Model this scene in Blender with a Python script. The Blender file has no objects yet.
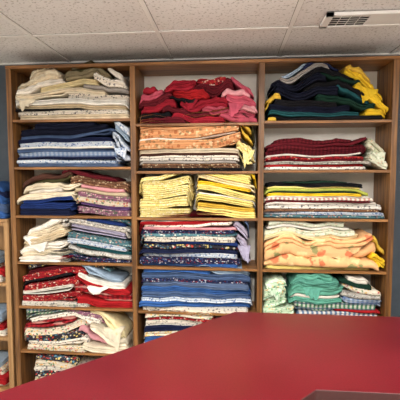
import bpy, bmesh, math, random
from mathutils import Vector, noise
random.seed(11)
S=bpy.context.scene
try: S.view_settings.view_transform='Standard'
except Exception: pass
COL=S.collection
ZC=1.85; D=2.75; CEIL=ZC+0.935; WALL=3.07

def lin(c):
    o=[]
    for v in c[:3]:
        v=v/255.0
        o.append(v/12.92 if v<=0.04045 else ((v+0.055)/1.055)**2.4)
    return (o[0],o[1],o[2],1)

# ---------------------------------------------------------------- materials
def base_mat(name,rough=0.9):
    m=bpy.data.materials.new(name); m.use_nodes=True
    nt=m.node_tree; b=nt.nodes['Principled BSDF']; b.inputs['Roughness'].default_value=rough
    return m,nt,b
def N(nt,t,**k):
    n=nt.nodes.new(t)
    for a,v in k.items():
        if a in n.inputs.keys(): n.inputs[a].default_value=v
        else: setattr(n,a,v)
    return n
def mixc(nt,fac,a,b,blend='MIX'):
    n=nt.nodes.new('ShaderNodeMix'); n.data_type='RGBA'; n.blend_type=blend
    for sock,v in ((n.inputs[0],fac),(n.inputs[6],a),(n.inputs[7],b)):
        if hasattr(v,'is_linked') or hasattr(v,'links'): nt.links.new(v,sock)
        else: sock.default_value=v
    return n.outputs[2]
def ramp(nt,fac,stops,interp='LINEAR'):
    r=nt.nodes.new('ShaderNodeValToRGB'); r.color_ramp.interpolation=interp
    e=r.color_ramp.elements
    e[0].position=stops[0][0]; e[0].color=stops[0][1]
    e[1].position=stops[-1][0]; e[1].color=stops[-1][1]
    for p,c in stops[1:-1]:
        x=e.new(p); x.color=c
    nt.links.new(fac,r.inputs[0]); return r.outputs[0]
def bump(nt,b,scale,strength,dist=0.004,vec=None,detail=4):
    n=N(nt,'ShaderNodeTexNoise'); n.inputs['Scale'].default_value=scale; n.inputs['Detail'].default_value=detail
    if vec: nt.links.new(vec,n.inputs['Vector'])
    bp=N(nt,'ShaderNodeBump'); bp.inputs['Strength'].default_value=strength; bp.inputs['Distance'].default_value=dist
    nt.links.new(n.outputs['Fac'],bp.inputs['Height']); nt.links.new(bp.outputs[0],b.inputs['Normal'])
CACHE={}
def cloth(kind,*cols,scale=40):
    key=(kind,cols,scale)
    if key in CACHE: return CACHE[key]
    m,nt,b=base_mat('fabric_%s_%d'%(kind,len(CACHE)),0.92)
    b.inputs['Specular IOR Level'].default_value=0.15
    tc=N(nt,'ShaderNodeTexCoord'); vec=tc.outputs['Object']
    c=[lin(x) for x in cols]
    nz=N(nt,'ShaderNodeTexNoise'); nz.inputs['Scale'].default_value=14; nz.inputs['Detail'].default_value=5
    nt.links.new(vec,nz.inputs['Vector'])
    if kind=='solid':
        d=tuple(v*0.8 for v in c[0][:3])+(1,); l=tuple(min(1,v*1.15) for v in c[0][:3])+(1,)
        out=ramp(nt,nz.outputs['Fac'],[(0.3,d),(0.7,l)])
    elif kind=='print':
        if scale>20: scale*=1.15
        wob=N(nt,'ShaderNodeTexNoise'); wob.inputs['Scale'].default_value=scale*1.2
        nt.links.new(vec,wob.inputs['Vector'])
        ad=nt.nodes.new('ShaderNodeVectorMath'); ad.operation='MULTIPLY_ADD'
        nt.links.new(wob.outputs['Color'],ad.inputs[0]); ad.inputs[1].default_value=(1.2/scale,)*3
        nt.links.new(vec,ad.inputs[2])
        v=N(nt,'ShaderNodeTexVoronoi'); v.inputs['Scale'].default_value=scale
        nt.links.new(ad.outputs[0],v.inputs['Vector'])
        sep=nt.nodes.new('ShaderNodeSeparateColor'); nt.links.new(v.outputs['Color'],sep.inputs[0])
        k=len(c)
        soft=lambda q:tuple(q[i]*.9+c[0][i]*.1 for i in range(3))+(1,)
        stops=[(i/k,soft(c[i])) for i in range(k)]
        pal=ramp(nt,sep.outputs[0],stops,'CONSTANT')
        mk=ramp(nt,v.outputs['Distance'],[(0.38,(1,1,1,1)),(0.52,(0,0,0,1))])
        out=mixc(nt,mk,c[0],pal)
    elif kind in('stripe','plaid'):
        w=N(nt,'ShaderNodeTexWave'); w.bands_direction='X'; w.inputs['Scale'].default_value=scale; w.inputs['Distortion'].default_value=0.6
        nt.links.new(vec,w.inputs['Vector'])
        k1=ramp(nt,w.outputs['Fac'],[(0.45,(0,0,0,1)),(0.55,(1,1,1,1))])
        out=mixc(nt,k1,c[0],c[1])
        if kind=='plaid':
            w2=N(nt,'ShaderNodeTexWave'); w2.bands_direction='Z'; w2.inputs['Scale'].default_value=scale*0.8
            nt.links.new(vec,w2.inputs['Vector'])
            k2=ramp(nt,w2.outputs['Fac'],[(0.7,(0,0,0,1)),(0.8,(.7,.7,.7,1))])
            out=mixc(nt,k2,out,c[2] if len(c)>2 else c[0])
    at=N(nt,'ShaderNodeAttribute'); at.attribute_name='dye'
    out=mixc(nt,1.0,out,at.outputs['Color'],'MULTIPLY')
    nt.links.new(out,b.inputs['Base Color'])
    bump(nt,b,60,0.5,0.004,vec,5)
    CACHE[key]=m; return m

def wood_mat(name,c1,c2,axis='z'):
    m,nt,b=base_mat(name,0.45)
    tc=N(nt,'ShaderNodeTexCoord'); mp=N(nt,'ShaderNodeMapping')
    mp.inputs['Scale'].default_value=(30,30,1.6) if axis=='z' else (1.6,30,30)
    nt.links.new(tc.outputs['Object'],mp.inputs[0])
    n=N(nt,'ShaderNodeTexNoise'); n.inputs['Scale'].default_value=1.5; n.inputs['Detail'].default_value=6
    nt.links.new(mp.outputs[0],n.inputs['Vector'])
    nt.links.new(ramp(nt,n.outputs['Fac'],[(0.35,lin(c1)),(0.65,lin(c2))]),b.inputs['Base Color'])
    return m
wood_v=wood_mat('shelf_wood_upright',(84,54,28),(148,102,54),'z')
wood_h=wood_mat('shelf_wood_board',(104,68,34),(168,116,64),'x')
wood_tan=wood_mat('tan_wood',(150,112,72),(185,145,98),'z')

def simple(name,c,rough=0.6,nscale=8,var=0.12,bs=None):
    m,nt,b=base_mat(name,rough)
    tc=N(nt,'ShaderNodeTexCoord')
    n=N(nt,'ShaderNodeTexNoise'); n.inputs['Scale'].default_value=nscale; n.inputs['Detail'].default_value=4
    nt.links.new(tc.outputs['Object'],n.inputs['Vector'])
    L=lin(c)
    nt.links.new(ramp(nt,n.outputs['Fac'],[(0.3,tuple(v*(1-var) for v in L[:3])+(1,)),(0.7,tuple(min(1,v*(1+var)) for v in L[:3])+(1,))]),b.inputs['Base Color'])
    if bs: bump(nt,b,bs[0],bs[1],bs[2],tc.outputs['Object'])
    return m
back_mat=simple('backboard_cream',(238,234,224),0.7,var=.05)
wall_mat=simple('slate_wall_paint',(76,86,96),0.8,bs=(120,0.2,0.002))
room_mat=simple('offwhite_wall_paint',(226,224,218),0.8,var=.03)
white_metal=simple('white_metal',(246,245,242),0.45,var=0.03)
slot_shade=simple('slot_painted_shade',(30,26,22),0.9)

# ---------------------------------------------------------------- mesh helpers
def mesh_obj(name,V,F,mats,mi=None,smooth=False):
    me=bpy.data.meshes.new(name); me.from_pydata(V,[],F)
    for m in mats: me.materials.append(m)
    if mi: me.polygons.foreach_set('material_index',mi)
    if smooth: me.polygons.foreach_set('use_smooth',[True]*len(F))
    me.update(); o=bpy.data.objects.new(name,me); COL.objects.link(o); return o
class Boxes:
    def __init__(s): s.bm=bmesh.new()
    def box(s,x0,x1,y0,y1,z0,z1,mi=0):
        r=bmesh.ops.create_cube(s.bm,size=1)
        for v in r['verts']:
            v.co=Vector(((x0+x1)/2+v.co.x*(x1-x0),(y0+y1)/2+v.co.y*(y1-y0),(z0+z1)/2+v.co.z*(z1-z0)))
        for f in {f for v in r['verts'] for f in v.link_faces}: f.material_index=mi
    def done(s,name,mats,bevel=0):
        me=bpy.data.meshes.new(name); s.bm.to_mesh(me); s.bm.free()
        for m in mats: me.materials.append(m)
        o=bpy.data.objects.new(name,me); COL.objects.link(o)
        if bevel:
            b=o.modifiers.new('b','BEVEL'); b.width=bevel; b.segments=2; b.limit_method='ANGLE'
        return o

# ---------------------------------------------------------------- room
XL,XR,YB=-3.1,3.0,-3.2
m,nt,b=base_mat('floor_tile',0.5)
tc=N(nt,'ShaderNodeTexCoord'); br=N(nt,'ShaderNodeTexBrick'); br.offset=0; br.inputs['Scale'].default_value=1
br.inputs['Brick Width'].default_value=.3; br.inputs['Row Height'].default_value=.3; br.inputs['Mortar Size'].default_value=.003
br.inputs['Color1'].default_value=lin((208,202,190)); br.inputs['Color2'].default_value=lin((198,190,178)); br.inputs['Mortar'].default_value=lin((110,104,96))
nt.links.new(tc.outputs['Object'],br.inputs['Vector']); nt.links.new(br.outputs[0],b.inputs['Base Color'])
floor_m=m
B=Boxes(); B.box(XL-.1,XR+.1,YB-.1,WALL+.1,-.1,0); B.done('floor',[floor_m])
B=Boxes(); B.box(XL-.1,XR+.1,WALL,WALL+.1,0,CEIL); B.done('wall_back',[wall_mat])
B=Boxes(); B.box(XL-.1,XL,YB,WALL,0,CEIL); B.done('wall_left',[room_mat])
B=Boxes(); B.box(XR,XR+.1,YB,WALL,0,CEIL); B.done('wall_right',[room_mat])
B=Boxes(); B.box(XL-.1,XR+.1,YB-.1,YB,0,CEIL); B.done('wall_front',[room_mat])
m,nt,b=base_mat('acoustic_tile',0.95)
tc=N(nt,'ShaderNodeTexCoord')
v=N(nt,'ShaderNodeTexNoise'); v.inputs['Scale'].default_value=60; v.inputs['Detail'].default_value=4
nt.links.new(tc.outputs['Object'],v.inputs['Vector'])
n2=N(nt,'ShaderNodeTexNoise'); n2.inputs['Scale'].default_value=2.2
nt.links.new(tc.outputs['Object'],n2.inputs['Vector'])
c1=ramp(nt,v.outputs['Fac'],[(0.34,lin((196,194,190))),(0.44,lin((242,241,240)))])
c2=ramp(nt,n2.outputs['Fac'],[(0.35,(0.94,0.935,0.93,1)),(0.65,(1,1,1,1))])
nt.links.new(mixc(nt,1.0,c1,c2,'MULTIPLY'),b.inputs['Base Color'])
bump(nt,b,90,0.35,0.004,tc.outputs['Object'])
tile_m=m
B=Boxes(); B.box(XL-.1,XR+.1,YB-.1,WALL+.1,CEIL,CEIL+.1); B.done('ceiling',[tile_m])
T=.86; gx=[-.489+T*i for i in range(-3,5)]; gy=[2.47-T*i for i in range(0,7)]
grid_shade=simple('grid_painted_shade',(150,144,136),.8)  # shadow along the grid bars, painted as a darker strip
B=Boxes()
for x in gx:
    if XL<x<XR:
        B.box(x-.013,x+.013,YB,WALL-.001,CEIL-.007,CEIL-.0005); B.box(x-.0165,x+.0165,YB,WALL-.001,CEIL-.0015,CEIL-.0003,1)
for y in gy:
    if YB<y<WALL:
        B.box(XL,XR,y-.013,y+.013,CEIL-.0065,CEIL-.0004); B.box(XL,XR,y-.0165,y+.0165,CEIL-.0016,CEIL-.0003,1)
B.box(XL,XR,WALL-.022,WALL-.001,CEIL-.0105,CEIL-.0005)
B.done('trim_ceiling_grid',[white_metal,grid_shade])
# air vent
B=Boxes()
vx0,vx1,vy0,vy1=.545,1.16,2.25,2.44; z0=CEIL-.026; z1=CEIL-.008
B.box(vx0,vx1,vy0,vy0+.022,z0,z1); B.box(vx0,vx1,vy1-.022,vy1,z0,z1)
B.box(vx0,vx0+.04,vy0,vy1,z0,z1); B.box(.80,vx1,vy0+.022,vy1-.022,z0+.004,z1)
B.box(vx0+.04,.80,vy0+.022,vy1-.022,z0+.008,z1,1)  # flat dark plate, painted shade of the open slots
for i in range(4):
    y=vy0+.046+i*.03; B.box(vx0+.04,.80,y,y+.003,z0+.0055,z0+.0085)
for i in range(3):
    x=vx0+.09+i*.055; B.box(x,x+.003,vy0+.022,vy1-.022,z0+.006,z0+.0085)
B.done('ceiling_air_vent',[white_metal,slot_shade])
# unseen ceiling lights; glowing drop boxes added to brighten the ceiling
em,nt,b=base_mat('ceiling_fill_diffuser',0.5); b.inputs['Emission Color'].default_value=(1,.96,.91,1); b.inputs['Emission Strength'].default_value=11.5
b.inputs['Base Color'].default_value=(.9,.9,.9,1)
def drop_light(cx,cy,p):
    B=Boxes(); s=.38
    B.box(cx-s-.02,cx-s,cy-s,cy+s,CEIL-.15,CEIL-.012); B.box(cx+s,cx+s+.02,cy-s,cy+s,CEIL-.15,CEIL-.012)
    B.box(cx-s,cx+s,cy-s,cy+s,CEIL-.03,CEIL-.012)
    B.box(cx-s,cx+s,cy-s,cy+s,CEIL-.14,CEIL-.03,1)
    o=B.done('ceiling_light_fixture',[white_metal,em])
    L=bpy.data.lights.new('fixture_lamp','AREA'); L.shape='SQUARE'; L.size=.72; L.energy=p; L.color=(1,.96,.91)
    lo=bpy.data.objects.new('fixture_lamp',L); lo.location=(cx,cy,CEIL-.145); COL.objects.link(lo); lo.parent=o
cx=lambda i:-.489+T*(i+.5)
cy=lambda i:2.47-T*(i+.5)
drop_light(cx(0),cy(1),16); drop_light(cx(-2),cy(2),38); drop_light(cx(2),cy(2),42)
drop_light(cx(0),cy(3),62)
S.world=bpy.data.worlds.new('w'); S.world.use_nodes=True
S.world.node_tree.nodes['Background'].inputs[0].default_value=(.8,.85,1,1); S.world.node_tree.nodes['Background'].inputs[1].default_value=.3

# ---------------------------------------------------------------- shelving
P=[-1.70,-.735,.218,1.150]; H=.020; TOP=ZC+.80
rows=[[.417,.055,-.323,-.69,-1.049,-1.414,-1.775],
      [.376,.023,-.329,-.709,-1.058,-1.414,-1.775],
      [.386,.030,-.326,-.711,-1.066,-1.42,-1.775]]
B=Boxes()
for p in P: B.box(p-H,p+H,D,WALL-.005,0,TOP,0)
B.box(P[0]-H,P[3]+H,D-.006,WALL-.005,TOP,TOP+.022,1)
B.box(P[0]-H,P[3]+H,WALL-.02,WALL-.005,0.0,TOP,2)
for i in range(3):
    a,c=P[i]+H,P[i+1]-H
    for r in rows[i]:
        z=ZC+r; B.box(a,c,D+.004,WALL-.02,z-.019,z,1)
    B.box(a,c,D+.02,D+.04,0,ZC+rows[i][-1]-.02,1)
B.done('fabric_shelving_unit',[wood_v,wood_h,back_mat],.0015)

# ---------------------------------------------------------------- fabric stacks
def fb(x,y,z): return noise.noise(Vector((x,y,z)))
def ridge(x,y,z): return 1-2*abs(noise.noise(Vector((x,y,z))))
class Stack:
    def __init__(s,xa,xb,z,yf,yb,zmax,seed):
        s.xa,s.xb,s.z,s.yf,s.yb,s.zmax=xa,xb,z,yf,yb,zmax
        s.n=100; s.hm=[0.0]*(s.n+1); s.V=[];s.F=[];s.M=[];s.mats=[]; s.seed=seed; s.C=[]
    def smooth(s,slope):
        dx=(s.xb-s.xa)/s.n; h=s.hm[:]; k=slope*dx
        for i in range(1,s.n+1): h[i]=max(h[i],h[i-1]-k)
        for i in range(s.n-1,-1,-1): h[i]=max(h[i],h[i+1]-k)
        g=[sum(h[max(0,i-2):i+3])/len(h[max(0,i-2):i+3]) for i in range(s.n+1)]
        return [max(a,b_) for a,b_ in zip(g,s.hm)]
    def itp(s,arr,x):
        f=(x-s.xa)/(s.xb-s.xa)*s.n; f=max(0,min(s.n-1e-6,f)); i=int(f); q=f-i
        return arr[i]*(1-q)+arr[i+1]*q
    def cloth(s,mat,f0,f1,tpx,cr=0.0,over=0.0,ply=None):
        if mat not in s.mats: s.mats.append(mat)
        mi=s.mats.index(mat)
        W=s.xb-s.xa; t=tpx*.0075*random.uniform(.85,1.15)
        pt=random.choice([.006,.008,.011,.016,.024]) if cr<.5 else random.choice([.015,.03])
        k=ply or max(1,round(t/pt))
        ws=[random.uniform(.6,1.4) for _ in range(k)]; sw=sum(ws)
        big=random.random()<.25
        y0=s.yf+(random.uniform(-.024,-.012) if big else random.uniform(-.014,.012))-over; rot=random.uniform(-.03,.03)*(1+cr*2)
        j0=random.uniform(-.022,.014); j1=random.uniform(-.014,.022)
        p=random.choice([10,16,24]) if cr<.5 else 3.5
        fl=.6 if cr<.5 else .25
        phase=random.uniform(0,90); ang0=random.uniform(-.9,.9)
        for j in range(k):
            tp=t*ws[j]/sw
            x0=s.xa+f0*W+j0+random.uniform(0,.008+cr*.02); x1=s.xa+f1*W+j1-random.uniform(0,.008+cr*.02)
            x0=max(x0,s.xa+.004); x1=min(x1,s.xb-.004)
            sd=s.seed*7.3+phase
            full=s.smooth(.18+cr*.8)
            # only bridge a little beyond what lies below so layers stay in contact
            base=[min(f_,h_+.02+.03*cr) if h_>0 or True else f_ for f_,h_ in zip(full,s.hm)]
            base=[max(b_,sum(base[max(0,i-3):i+4])/len(base[max(0,i-3):i+4])) for i,b_ in enumerate(base)]
            am=.16+.5*min(cr,.5)
            def thk(x):
                e=abs(2*(x-x0)/(x1-x0)-1); tap=max(0,1-min(1,e)**p)**(1/p)
                return tap,max(.003,tp*(fl+(1-fl)*tap)*(1+am*1.4*fb(x*6,sd,j*.3)+cr*.5*fb(x*20,sd,3)))
            step=.014 if cr<.2 else .008
            nx=int(max(14,(x1-x0)/step))
            yj=y0+random.uniform(-.005,.005); mid=(x0+x1)/2
            dye=random.uniform(.8,1.12); df=random.uniform(.93,1.0)
            start=len(s.V); ang=ang0+random.uniform(-.2,.2)
            arc=(-70,-45,-20,0,20,45,70)
            for i in range(nx+1):
                u=i/nx; x=x0+(x1-x0)*u
                tap,th=thk(x)
                bb=s.z+s.itp(base,x)+.0006
                yf=yj+rot*(x-mid)/.4+.012*fb(x*5,sd+5,0)+.004*fb(x*26,sd+2,j)+(1-tap)*.025+cr*.022*fb(x*12,sd+9,j)
                yf=max(s.yf-.03-over,yf)
                r=th*.5; zc=bb+r; rr=min(r*1.15,.03)
                ring=[(s.yb,bb,0),((yf+s.yb)/2,bb,0),(yf+rr,bb,0)]
                for a in arc:
                    a=math.radians(a)
                    ring.append((yf+rr-rr*math.cos(a),zc+r*math.sin(a),1))
                ring.append((yf+rr,bb+th,1))
                for w_ in(.07,.16,.3,.45,.6,.8):
                    yy=yf+rr+(s.yb-yf-rr)*w_
                    ring.append((yy,bb+th+.002*fb(x*20,yy*20,sd),1))
                ring.append((s.yb,bb+th,0))
                ringn=len(ring)
                for kk,(yy,zz,wt) in enumerate(ring):
                    dx=(cr*.008+.0015)*fb(sd,yy*20,zz*40)
                    if wt and cr>0:
                        wx=x+.05*fb(x*7,yy*7,sd); wz=zz*1.4+.05*fb(x*7,zz*9,sd+4)
                        uu=wx*math.cos(ang)+wz*math.sin(ang); vv=-wx*math.sin(ang)+wz*math.cos(ang)
                        q=(ridge(uu*15,vv*6,sd+yy*4)+.5*ridge(uu*34,vv*14,sd+yy*8))*cr
                        ad=.010*q*min(1,th/.03+.3)
                        frac=max(0,min(1,(zz-bb)/max(th,1e-4)))
                        yy-=ad*(1-frac*.6); zz+=ad*frac*.9
                        yy=max(yy,s.yf-.035-over)
                    s.V.append((min(s.xb-.001,max(s.xa+.001,x+dx)),min(yy,s.yb),max(bb,min(zz,s.zmax))))
                    s.C.append((dye,dye*df,dye*df*df,1))
            for i in range(nx):
                for q in range(ringn):
                    a=start+i*ringn+q; b_=start+i*ringn+(q+1)%ringn
                    s.F.append((a,b_,b_+ringn,a+ringn)); s.M.append(mi)
            s.F.append(tuple(start+q for q in reversed(range(ringn)))); s.M.append(mi)
            s.F.append(tuple(start+nx*ringn+q for q in range(ringn))); s.M.append(mi)
            for i in range(s.n+1):
                x=s.xa+W*i/s.n
                if x0<=x<=x1: s.hm[i]=base[i]+thk(x)[1]+.0008
    def flap(s,mat,f0,f1,hz,L):
        """loose corner of cloth hanging down the front of the pile"""
        if mat not in s.mats: s.mats.append(mat)
        mi=s.mats.index(mat); W=s.xb-s.xa; x0=s.xa+f0*W; x1=s.xa+f1*W
        nx,nv=20,12; sd=random.uniform(0,50); pk=random.choice([.12,.25,.8,.9])
        st=len(s.V)
        for side in(0,1):
            for i in range(nx+1):
                u=i/nx
                prof=(u/pk if u<pk else (1-u)/(1-pk)); prof=prof**.7; Lx=L*(.15+.85*prof)*(1+.3*fb(u*6,sd,1))
                for j in range(nv+1):
                    v=j/nv
                    x=x0+(x1-x0)*(u+(.5-u)*.2*v+.05*fb(v*3,sd,2))
                    if v<.2: y=s.yf-.008+(.2-v)/.2*.05; z=hz-(v/.2)**2*.006
                    else:
                        y=s.yf-.014-.012*min(1,(v-.2)*2)+.011*fb(u*6,v*2,sd)*(v+.3); z=hz-.006-(v-.2)/.8*Lx
                    z+=.008*fb(u*3,sd,5)
                    if side: y+=.003; z-=.003 if v<.2 else 0
                    s.V.append((min(s.xb-.001,max(s.xa+.001,x)),y,s.z+z)); s.C.append((.97,.96,.95,1))
        n1=(nx+1)*(nv+1)
        for i in range(nx):
            for j in range(nv):
                a=st+i*(nv+1)+j; b_=a+nv+1
                s.F.append((a,a+1,b_+1,b_)); s.M.append(mi)
                s.F.append((a+n1,b_+n1,b_+1+n1,a+1+n1)); s.M.append(mi)
        for i in range(nx):
            for j in(0,nv):
                a=st+i*(nv+1)+j; b_=a+nv+1; s.F.append((a,b_,b_+n1,a+n1)); s.M.append(mi)
        for j in range(nv):
            for i in(0,nx):
                a=st+i*(nv+1)+j; s.F.append((a,a+1,a+1+n1,a+n1)); s.M.append(mi)
    def done(s,name='folded_fabric_stack'):
        o=mesh_obj(name,s.V,s.F,s.mats,s.M,True)
        at=o.data.attributes.new('dye','FLOAT_COLOR','POINT')
        at.data.foreach_set('color',[q for c in s.C for q in c])
        return o

so=lambda *c:cloth('solid',c)
pr=lambda *c,**k:cloth('print',*c,**k)
st=lambda *c,**k:cloth('stripe',*c,**k)
pl=lambda *c,**k:cloth('plaid',*c,**k)
cream=so(226,216,192); white=so(238,236,228); beige=so(200,184,154); khaki=so(132,124,100); olive=so(74,72,46)
ycream=so(230,216,170); black=so(24,24,28); navy=so(28,36,68); dnavy=so(18,22,40); denim=so(76,98,136); ltblue=so(154,178,202)
maroon=so(92,24,34); crimson=so(150,32,48); rose=so(188,84,104); pink=so(218,156,164); brown=so(74,48,40); red=so(168,32,38)
yellow=so(236,198,50); gold=so(218,182,70); lyell=so(238,222,136); teal=so(34,84,90); mint=so(150,200,170); dgreen=so(22,52,42)
blue=so(56,98,164); slate=so(92,112,146); lav=so(166,162,186); purple=so(92,66,110); peach=so(228,172,124); grey=so(158,156,154); jade=so(96,164,146); dblue=so(32,54,114)
lime=so(176,186,84)
wprint=pr((230,226,216),(90,90,98),(170,168,158),(230,226,216),scale=55)
gprint=pr((184,182,176),(100,108,108),(218,216,208),(140,124,112),scale=60)
bprint=pr((200,212,226),(70,100,160),(226,230,234),(110,138,180),scale=55)
nprint=pr((36,42,74),(196,198,210),(130,46,62),(66,86,138),scale=60)
rprint=pr((160,34,44),(226,206,188),(66,24,32),(206,96,70),scale=55)
fprint=pr((226,218,200),(186,74,84),(84,126,88),(228,186,96),scale=45)
ffl=pr((142,98,122),(86,116,88),(220,182,190),(224,216,200),scale=50)
tealp=pr((84,126,136),(216,220,212),(44,70,94),(188,138,128),scale=50)
multi=pr((50,50,60),(200,74,62),(232,212,136),(84,134,160),(228,224,210),scale=45)
peachp=pr((224,168,120),(186,116,74),(238,214,174),(152,128,92),scale=34)
ofl=pr((232,184,132),(244,214,160),(206,112,76),(140,146,96),(232,184,132),scale=15)
yfl=pr((234,220,150),(248,240,206),(202,184,96),scale=60)
palegr=pr((214,220,198),(160,182,150),(234,234,220),(214,188,162),scale=50)
mintp=pr((200,224,198),(124,174,132),(236,240,226),(226,196,142),scale=45)
bplaid=pl((140,164,198),(182,198,218),(66,88,138),scale=9)
rplaid=pl((162,36,44),(126,24,34),(206,150,140),scale=8)
wstripe=st((228,222,206),(190,140,130),scale=10)
bstripe=st((225,225,225),(110,136,170),scale=9)
mstripe=st((100,28,38),(80,20,30),scale=12)
gpl=pl((84,134,104),(200,206,192),(70,84,120),scale=10)
brownp=pr((124,90,68),(210,190,158),(80,54,42),scale=55)

spec={}
spec[0,0]=[(cream,0,1,5),(wprint,.0,.99,4),(black,.02,.6,1.5),(beige,.02,.95,4),(white,0,1,5),(wprint,.45,1,5),(cream,.0,.78,5),(grey,.6,1,4),(ycream,.22,.72,5),(white,.02,.45,6,.7),(wprint,.68,.99,7,.8),(khaki,.45,.85,6,.8),(cream,0,.42,7,1),(olive,.52,.78,4,.8),(cream,.12,.4,6,1.1),(khaki,.5,.7,4,.9),(white,.78,.96,5,.9)]
spec[0,1]=[(slate,.0,.88,3),(bprint,.0,.9,4),(navy,.0,.86,2.5),(bplaid,.0,.9,5),(denim,.01,.88,3),(white,.0,.86,2),(bprint,.02,.88,4),(navy,.0,.84,3.5),(bprint,.84,1,10,.8),(denim,.02,.86,3),(ltblue,.83,.99,7,.9),(dnavy,.04,.8,6,.3),(bprint,.86,1,5,.9),(dnavy,.15,.7,5,.5)]
spec[0,2]=[(navy,.03,.5,6),(ffl,.52,1,5),(dblue,.02,.52,6,.2),(purple,.55,.99,3),(fprint,.52,1,5),(dblue,.03,.5,4),(ffl,.54,.99,5),(cream,.0,.5,5,.5),(beige,.5,.98,4),(white,.08,.42,4,.3),(pink,.55,.95,3,.3),(cream,.06,.55,4,.6),(brownp,.48,.99,6,.3),(olive,.08,.5,3,.5),(brown,.06,.52,5,.6),(maroon,.4,.9,3,.5)]
spec[0,3]=[(white,.0,.45,6,.5),(nprint,.42,.98,4),(cream,.02,.5,6,.5),(gprint,.45,1,5),(teal,.5,.98,3),(white,.0,.44,7,.6),(bprint,.42,.97,5),(tealp,.45,1,5),(beige,.04,.46,5,.5),(cream,.02,.42,7,.7),(lav,.45,.95,4),(gprint,.4,.98,5,.3),(dblue,.6,.95,3),(white,.06,.5,6,.8),(tealp,.5,.98,5,.5)]
spec[0,4]=[(wprint,.0,.6,4),(red,.5,1,6,.3),(rprint,.0,.55,5),(rplaid,.48,.98,7,.2),(white,.0,.5,3),(rprint,.02,.52,5,.3),(red,.46,.98,6,.5),(black,.02,.45,3),(white,.5,.96,6,.6),(rprint,.03,.6,5,.4),(maroon,.06,.55,4,.2),(ltblue,.5,.9,4,.5),(multi,.1,.7,4),(crimson,.08,.5,3,.4),(tealp,.15,.8,5,.5),(navy,.3,.6,3,.6)]
spec[0,5]=[(fprint,.02,.6,5),(cream,.55,.97,5,.4),(wprint,.03,.62,6),(multi,.04,.55,6),(pink,.5,.8,5,.5),(fprint,.04,.6,6,.3),(cream,.6,.97,9,.9),(rplaid,.03,.5,5),(wprint,.08,.7,5,.3),(ffl,.4,.75,4,.5),(gpl,.05,.5,5),(ycream,.6,.95,7,1),(fprint,.08,.5,5,.5),(multi,.1,.5,4,.5)]
spec[0,6]=[(wprint,.1,.9,5),(navy,.1,.8,5),(fprint,.1,.9,6),(multi,.1,.7,6,.2),(wprint,.1,.6,5,.3),(fprint,.1,.5,6,.4),(multi,.12,.5,5,.5)]
spec[1,0]=[(maroon,.0,.4,5,.5),(crimson,.3,.75,6,.5),(rose,.7,1,5,.5),(black,.0,.3,5,.6),(maroon,.2,.6,6,.7),(rose,.55,.99,6,.8),(crimson,.02,.35,7,.9),(crimson,.35,.75,8,1),(pink,.78,1,5,1),(black,.28,.5,3,.8),(rose,.74,1,6,1),(maroon,.0,.3,6,1),(red,.3,.6,8,1.1),(pink,.7,.96,5,1),(maroon,.45,.8,7,1),(rose,.0,.24,7,1.1),(crimson,.22,.5,7,1.1),(rprint,.5,.75,6,1),(rose,.78,.97,6,1),(crimson,.02,.18,5,1.1)]
spec[1,1]=[(black,.0,.86,3),(brownp,.02,.86,5),(grey,.0,.84,3),(wprint,.02,.86,5),(brown,.02,.84,2),(cream,.0,.86,4),(yfl,.84,1,12,.9),(peachp,.02,.85,7,.2),(white,.02,.82,2),(peachp,.01,.84,7,.2),(gold,.84,.99,7,1),(peach,.03,.82,3,.2),(peachp,.02,.82,7,.3),(peachp,.04,.77,5,.4),(olive,.86,.97,4,.8)]
spec[1,2]=[(yfl,.01,.45,9,0,0,5),(lyell,.50,.99,6,0,0,3),(gold,.50,.98,3,0,0,2),(yfl,.01,.45,9,0,0,4),(lyell,.50,.98,6,0,0,3),(white,.50,.98,1.5),(yfl,.02,.44,9,0,0,5),(lyell,.50,.98,6,.1,0,3),(yellow,.50,.96,3,0,0,2),(yfl,.02,.45,8,.1,0,4),(ycream,.50,.98,5,.1,0,2),(lyell,.50,.96,6,.15,0,3),(yfl,.03,.43,4,.2,0,2),(lyell,.52,.94,5,.3),(yellow,.86,1,5,.8)]
spec[1,3]=[(blue,.02,.85,3),(nprint,.0,.86,5),(bprint,.03,.84,4),(navy,.0,.85,3),(multi,.02,.84,5),(dblue,.02,.84,3),(wprint,.03,.83,4),(lav,.82,.97,10,1),(tealp,.02,.82,3),(nprint,.0,.83,4),(pink,.02,.82,2),(lav,.81,.96,8,1),(wprint,.03,.81,3),(red,.01,.8,2.5),(white,.02,.79,1.5),(maroon,.02,.8,3),(crimson,.01,.79,3),(maroon,.03,.77,3,.2),(slate,.84,.94,6,.9)]
spec[1,4]=[(wprint,.02,.92,4),(blue,.02,.98,5,.2),(bprint,.02,.95,4),(denim,.02,.97,6,.3),(blue,.03,.96,5,.2),(slate,.03,.95,4,.1),(nprint,.02,.92,3),(denim,.02,.95,5,.4),(blue,.04,.6,4,.3),(ltblue,.5,.96,5,.5),(slate,.03,.55,5,.4),(ltblue,.54,.95,4,.6),(slate,.03,.5,4,.4)]
spec[1,5]=[(navy,.03,.9,5),(wprint,.03,.9,6),(blue,.05,.9,6),(fprint,.03,.9,6),(navy,.03,.8,4),(wprint,.04,.7,6,.2),(rprint,.05,.66,4,.2),(fprint,.05,.64,9,.4),(wprint,.08,.6,3,.4)]
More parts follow.
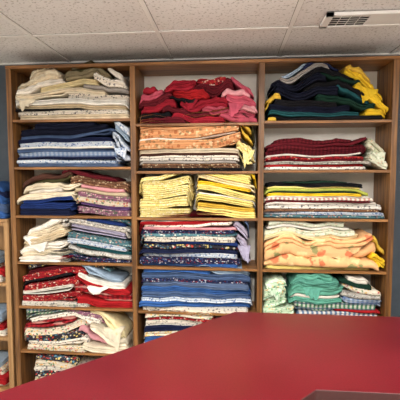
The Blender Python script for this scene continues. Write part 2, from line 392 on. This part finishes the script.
spec[2,0]=[(gold,.0,.1,3,.6),(black,.02,.92,4,.2),(teal,.04,.75,4,.2),(dnavy,.02,.7,5,.4),(yellow,.8,.99,6,.7),(black,.06,.6,5,.4),(dgreen,.4,.9,6,.4),(gold,.0,.16,5,.9),(dnavy,.08,.6,6,.4),(teal,.55,.85,3,.5),(black,.3,.8,6,.5),(yellow,.72,.99,7,1),(dnavy,.05,.5,6,.5),(dgreen,.45,.75,3,.5),(black,.3,.72,4,.5),(yellow,.64,.97,6,1),(grey,.1,.5,4,.6),(gold,.62,.85,4,1),(navy,.3,.6,4,.6),(ltblue,.12,.4,3,.7)]
spec[2,1]=[(wprint,.0,.84,3),(red,.02,.82,2),(gprint,.01,.84,3),(maroon,.02,.82,1.5),(rprint,.0,.83,3),(palegr,.83,.99,10,.8),(white,.02,.82,1.5),(mstripe,.0,.84,4,.2),(mstripe,.02,.82,4,.3),(palegr,.83,.98,9,.9),(maroon,.02,.8,3,.4),(mstripe,.06,.72,3,.5)]
spec[2,2]=[(tealp,.0,.99,3),(bprint,.0,.99,3),(brownp,.0,.96,2.5),(wprint,.0,.98,4,.2),(white,.02,.92,2),(maroon,.01,.87,1.5),(wstripe,.0,.9,3),(white,.02,.87,1.5),(yellow,.02,.8,2.5),(dgreen,.03,.75,1.5),(lime,.0,.86,3.5,.3),(lyell,.02,.8,1.5),(black,.03,.78,3.5,.4),(dgreen,.15,.7,1.5,.5)]
spec[2,3]=[(lyell,.02,.9,3),(ofl,.0,.95,11,.5,.02,1),(yellow,.88,1,6,.7),(ofl,.0,.93,10,.45,.03,1),(gold,.88,.99,6,.8),(ofl,.0,.9,7,.4,.02,2),(ycream,.0,.78,3,.2),(palegr,.0,.74,5,.2),(white,.03,.7,2),(palegr,.02,.68,5,.4)]
spec[2,4]=[(bstripe,.3,.97,5),(mintp,.0,.28,8,.4),(red,.62,.98,3),(gpl,.28,.95,6),(jade,.22,.66,5,.5),(mintp,.0,.22,9,.6),(bplaid,.64,.98,5,.4),(white,.25,.65,4,.5),(gprint,.66,.99,5,.4),(jade,.2,.66,6,.6),(mintp,.0,.2,10,.7),(fprint,.66,.96,5,.5),(jade,.22,.64,7,.8),(dgreen,.64,.92,4,.6),(mintp,.0,.2,6,.8),(jade,.25,.6,6,.9),(white,.68,.9,5,.8)]
spec[2,5]=[(wprint,.05,.95,8),(blue,.05,.9,8),(mintp,.05,.9,7),(cream,.08,.9,7,.2)]
flaps={(0,0):[(cream,.05,.22,.16,.08)],(0,1):[(bprint,.86,.98,.15,.1)],
 (0,3):[(white,.05,.3,.2,.12)],(0,4):[(white,.6,.8,.17,.06)],(0,5):[(cream,.7,.92,.2,.15)],
 (1,0):[(rose,.75,.9,.15,.1),(crimson,.4,.52,.18,.09)],(1,1):[(yfl,.87,.98,.16,.13)],
 (1,3):[(lav,.84,.95,.17,.12)],
 (2,0):[(yellow,.74,.9,.22,.1)],(2,1):[(palegr,.86,.97,.13,.1)],
 (2,3):[(ofl,.12,.85,.2,.11),(yellow,.9,.99,.09,.05)],(2,4):[(mintp,.02,.18,.24,.12),(jade,.3,.5,.22,.08)]}
for (bay,r),lst in spec.items():
    xa,xb=P[bay]+H+.004,P[bay+1]-H-.004
    z=ZC+rows[bay][r]
    zt=(ZC+rows[bay][r-1]-.026) if r>0 else TOP-.01
    s=Stack(xa,xb,z+.001,D+.022,WALL-.035,zt,bay*10+r+1)
    for c in lst: s.cloth(*c)
    for f in flaps.get((bay,r),[]): s.flap(*f)
    s.done()

# neighbouring low bookcase on the left
B=Boxes()
bx0,bx1=-2.62,-1.755; bt=1.47
B.box(bx0,bx0+.04,D+.02,WALL-.005,0,bt); B.box(bx1-.04,bx1,D+.02,WALL-.005,0,bt)
for z in(.06,.5,.95,bt-.03): B.box(bx0+.04,bx1-.04,D+.025,WALL-.02,z,z+.025)
B.box(bx0,bx1,D+.01,WALL-.005,bt,bt+.025)
B.box(bx0+.04,bx1-.04,WALL-.02,WALL-.005,0,bt)
B.done('low_wooden_bookcase',[wood_tan],.0015)
s=Stack(bx0+.05,bx1-.012,bt+.027,D+.04,WALL-.04,3,91)
for c in [(blue,.1,1,6,.4),(denim,.1,1,7,.4),(blue,.1,.99,8,.6),(navy,.2,.98,6,.6),(blue,.3,.97,5,.8)]: s.cloth(*c)
s.done()
for k,z in enumerate((.085,.525,.975)):
    s=Stack(bx0+.05,bx1-.05,z+.001,D+.05,WALL-.04,z+.36,95+k)
    for c in [(wprint,.05,.95,6),(red,.05,.95,6,.2),(fprint,.05,.9,7,.3),(ltblue,.1,.9,6,.3)]: s.cloth(*c)
    s.done()

# ---------------------------------------------------------------- counter
m,nt,b=base_mat('red_laminate',0.36)
tc=N(nt,'ShaderNodeTexCoord')
n=N(nt,'ShaderNodeTexNoise'); n.inputs['Scale'].default_value=3; n.inputs['Detail'].default_value=6
nt.links.new(tc.outputs['Object'],n.inputs['Vector'])
n2=N(nt,'ShaderNodeTexNoise'); n2.inputs['Scale'].default_value=160
nt.links.new(tc.outputs['Object'],n2.inputs['Vector'])
a=ramp(nt,n.outputs['Fac'],[(0.3,lin((94,17,26))),(0.7,lin((108,23,33)))])
c_=ramp(nt,n2.outputs['Fac'],[(0.3,(.75,.7,.7,1)),(0.6,(1,1,1,1))])
nt.links.new(mixc(nt,1.0,a,c_,'MULTIPLY'),b.inputs['Base Color'])
nt.links.new(ramp(nt,n.outputs['Fac'],[(0.3,(.28,.28,.28,1)),(0.7,(.38,.38,.38,1))]),b.inputs['Roughness'])
red_lam=m
edge_m=simple('dark_edge_band',(60,18,20),0.5)
body_m=wood_mat('counter_panel',(60,34,24),(84,52,34),'z')
CT=ZC-.75
outer=[(2.2,1.985),(.025,1.985),(-1.1,.86),(-1.1,-.6)]
inner=[(-.4,-.6),(-.4,.57),(.30,1.27),(2.2,1.27)]
def prism(bm,poly,z0,z1,mt,ms):
    vb=[bm.verts.new((x,y,z0)) for x,y in poly]; vt=[bm.verts.new((x,y,z1)) for x,y in poly]
    bm.faces.new(vt).material_index=mt; bm.faces.new(list(reversed(vb))).material_index=ms
    k=len(poly)
    for i in range(k):
        f=bm.faces.new((vb[i],vb[(i+1)%k],vt[(i+1)%k],vt[i])); f.material_index=ms
bm=bmesh.new(); prism(bm,outer+inner,CT-.04,CT,0,1)
bmesh.ops.recalc_face_normals(bm,faces=bm.faces)
me=bpy.data.meshes.new('top'); bm.to_mesh(me); bm.free(); me.materials.append(red_lam); me.materials.append(edge_m)
top=bpy.data.objects.new('countertop',me); COL.objects.link(top)
bv=top.modifiers.new('b','BEVEL'); bv.width=.004; bv.segments=3
q=.04
bo=[(2.17,1.985-q),(.025+q*.41,1.985-q),(-1.1+q,.86-q*.41),(-1.1+q,-.57),(-.4-q,-.57),(-.4-q,.57+q*.41),(.30-q*.41,1.27+q),(2.17,1.27+q)]
bm=bmesh.new(); prism(bm,bo,0.08,CT-.04,0,0)
q=.09
bo=[(2.1,1.985-q),(.025+q*.41,1.985-q),(-1.1+q,.86-q*.41),(-1.1+q,-.5),(-.4-q,-.5),(-.4-q,.57+q*.41),(.30-q*.41,1.27+q),(2.1,1.27+q)]
prism(bm,bo,0,.08,0,0)
bmesh.ops.recalc_face_normals(bm,faces=bm.faces)
me=bpy.data.meshes.new('body'); bm.to_mesh(me); bm.free(); me.materials.append(body_m)
body=bpy.data.objects.new('counter_body',me); COL.objects.link(body)
E=bpy.data.objects.new('service_counter',None); COL.objects.link(E); top.parent=E; body.parent=E

# ---------------------------------------------------------------- camera
cd=bpy.data.cameras.new('camera'); cam=bpy.data.objects.new('camera',cd); COL.objects.link(cam)
cd.sensor_width=36; cd.lens=33.3; cd.clip_start=.05
cam.location=(0,0,ZC); cam.rotation_euler=(math.radians(86),0,math.radians(4.8))
S.camera=cam
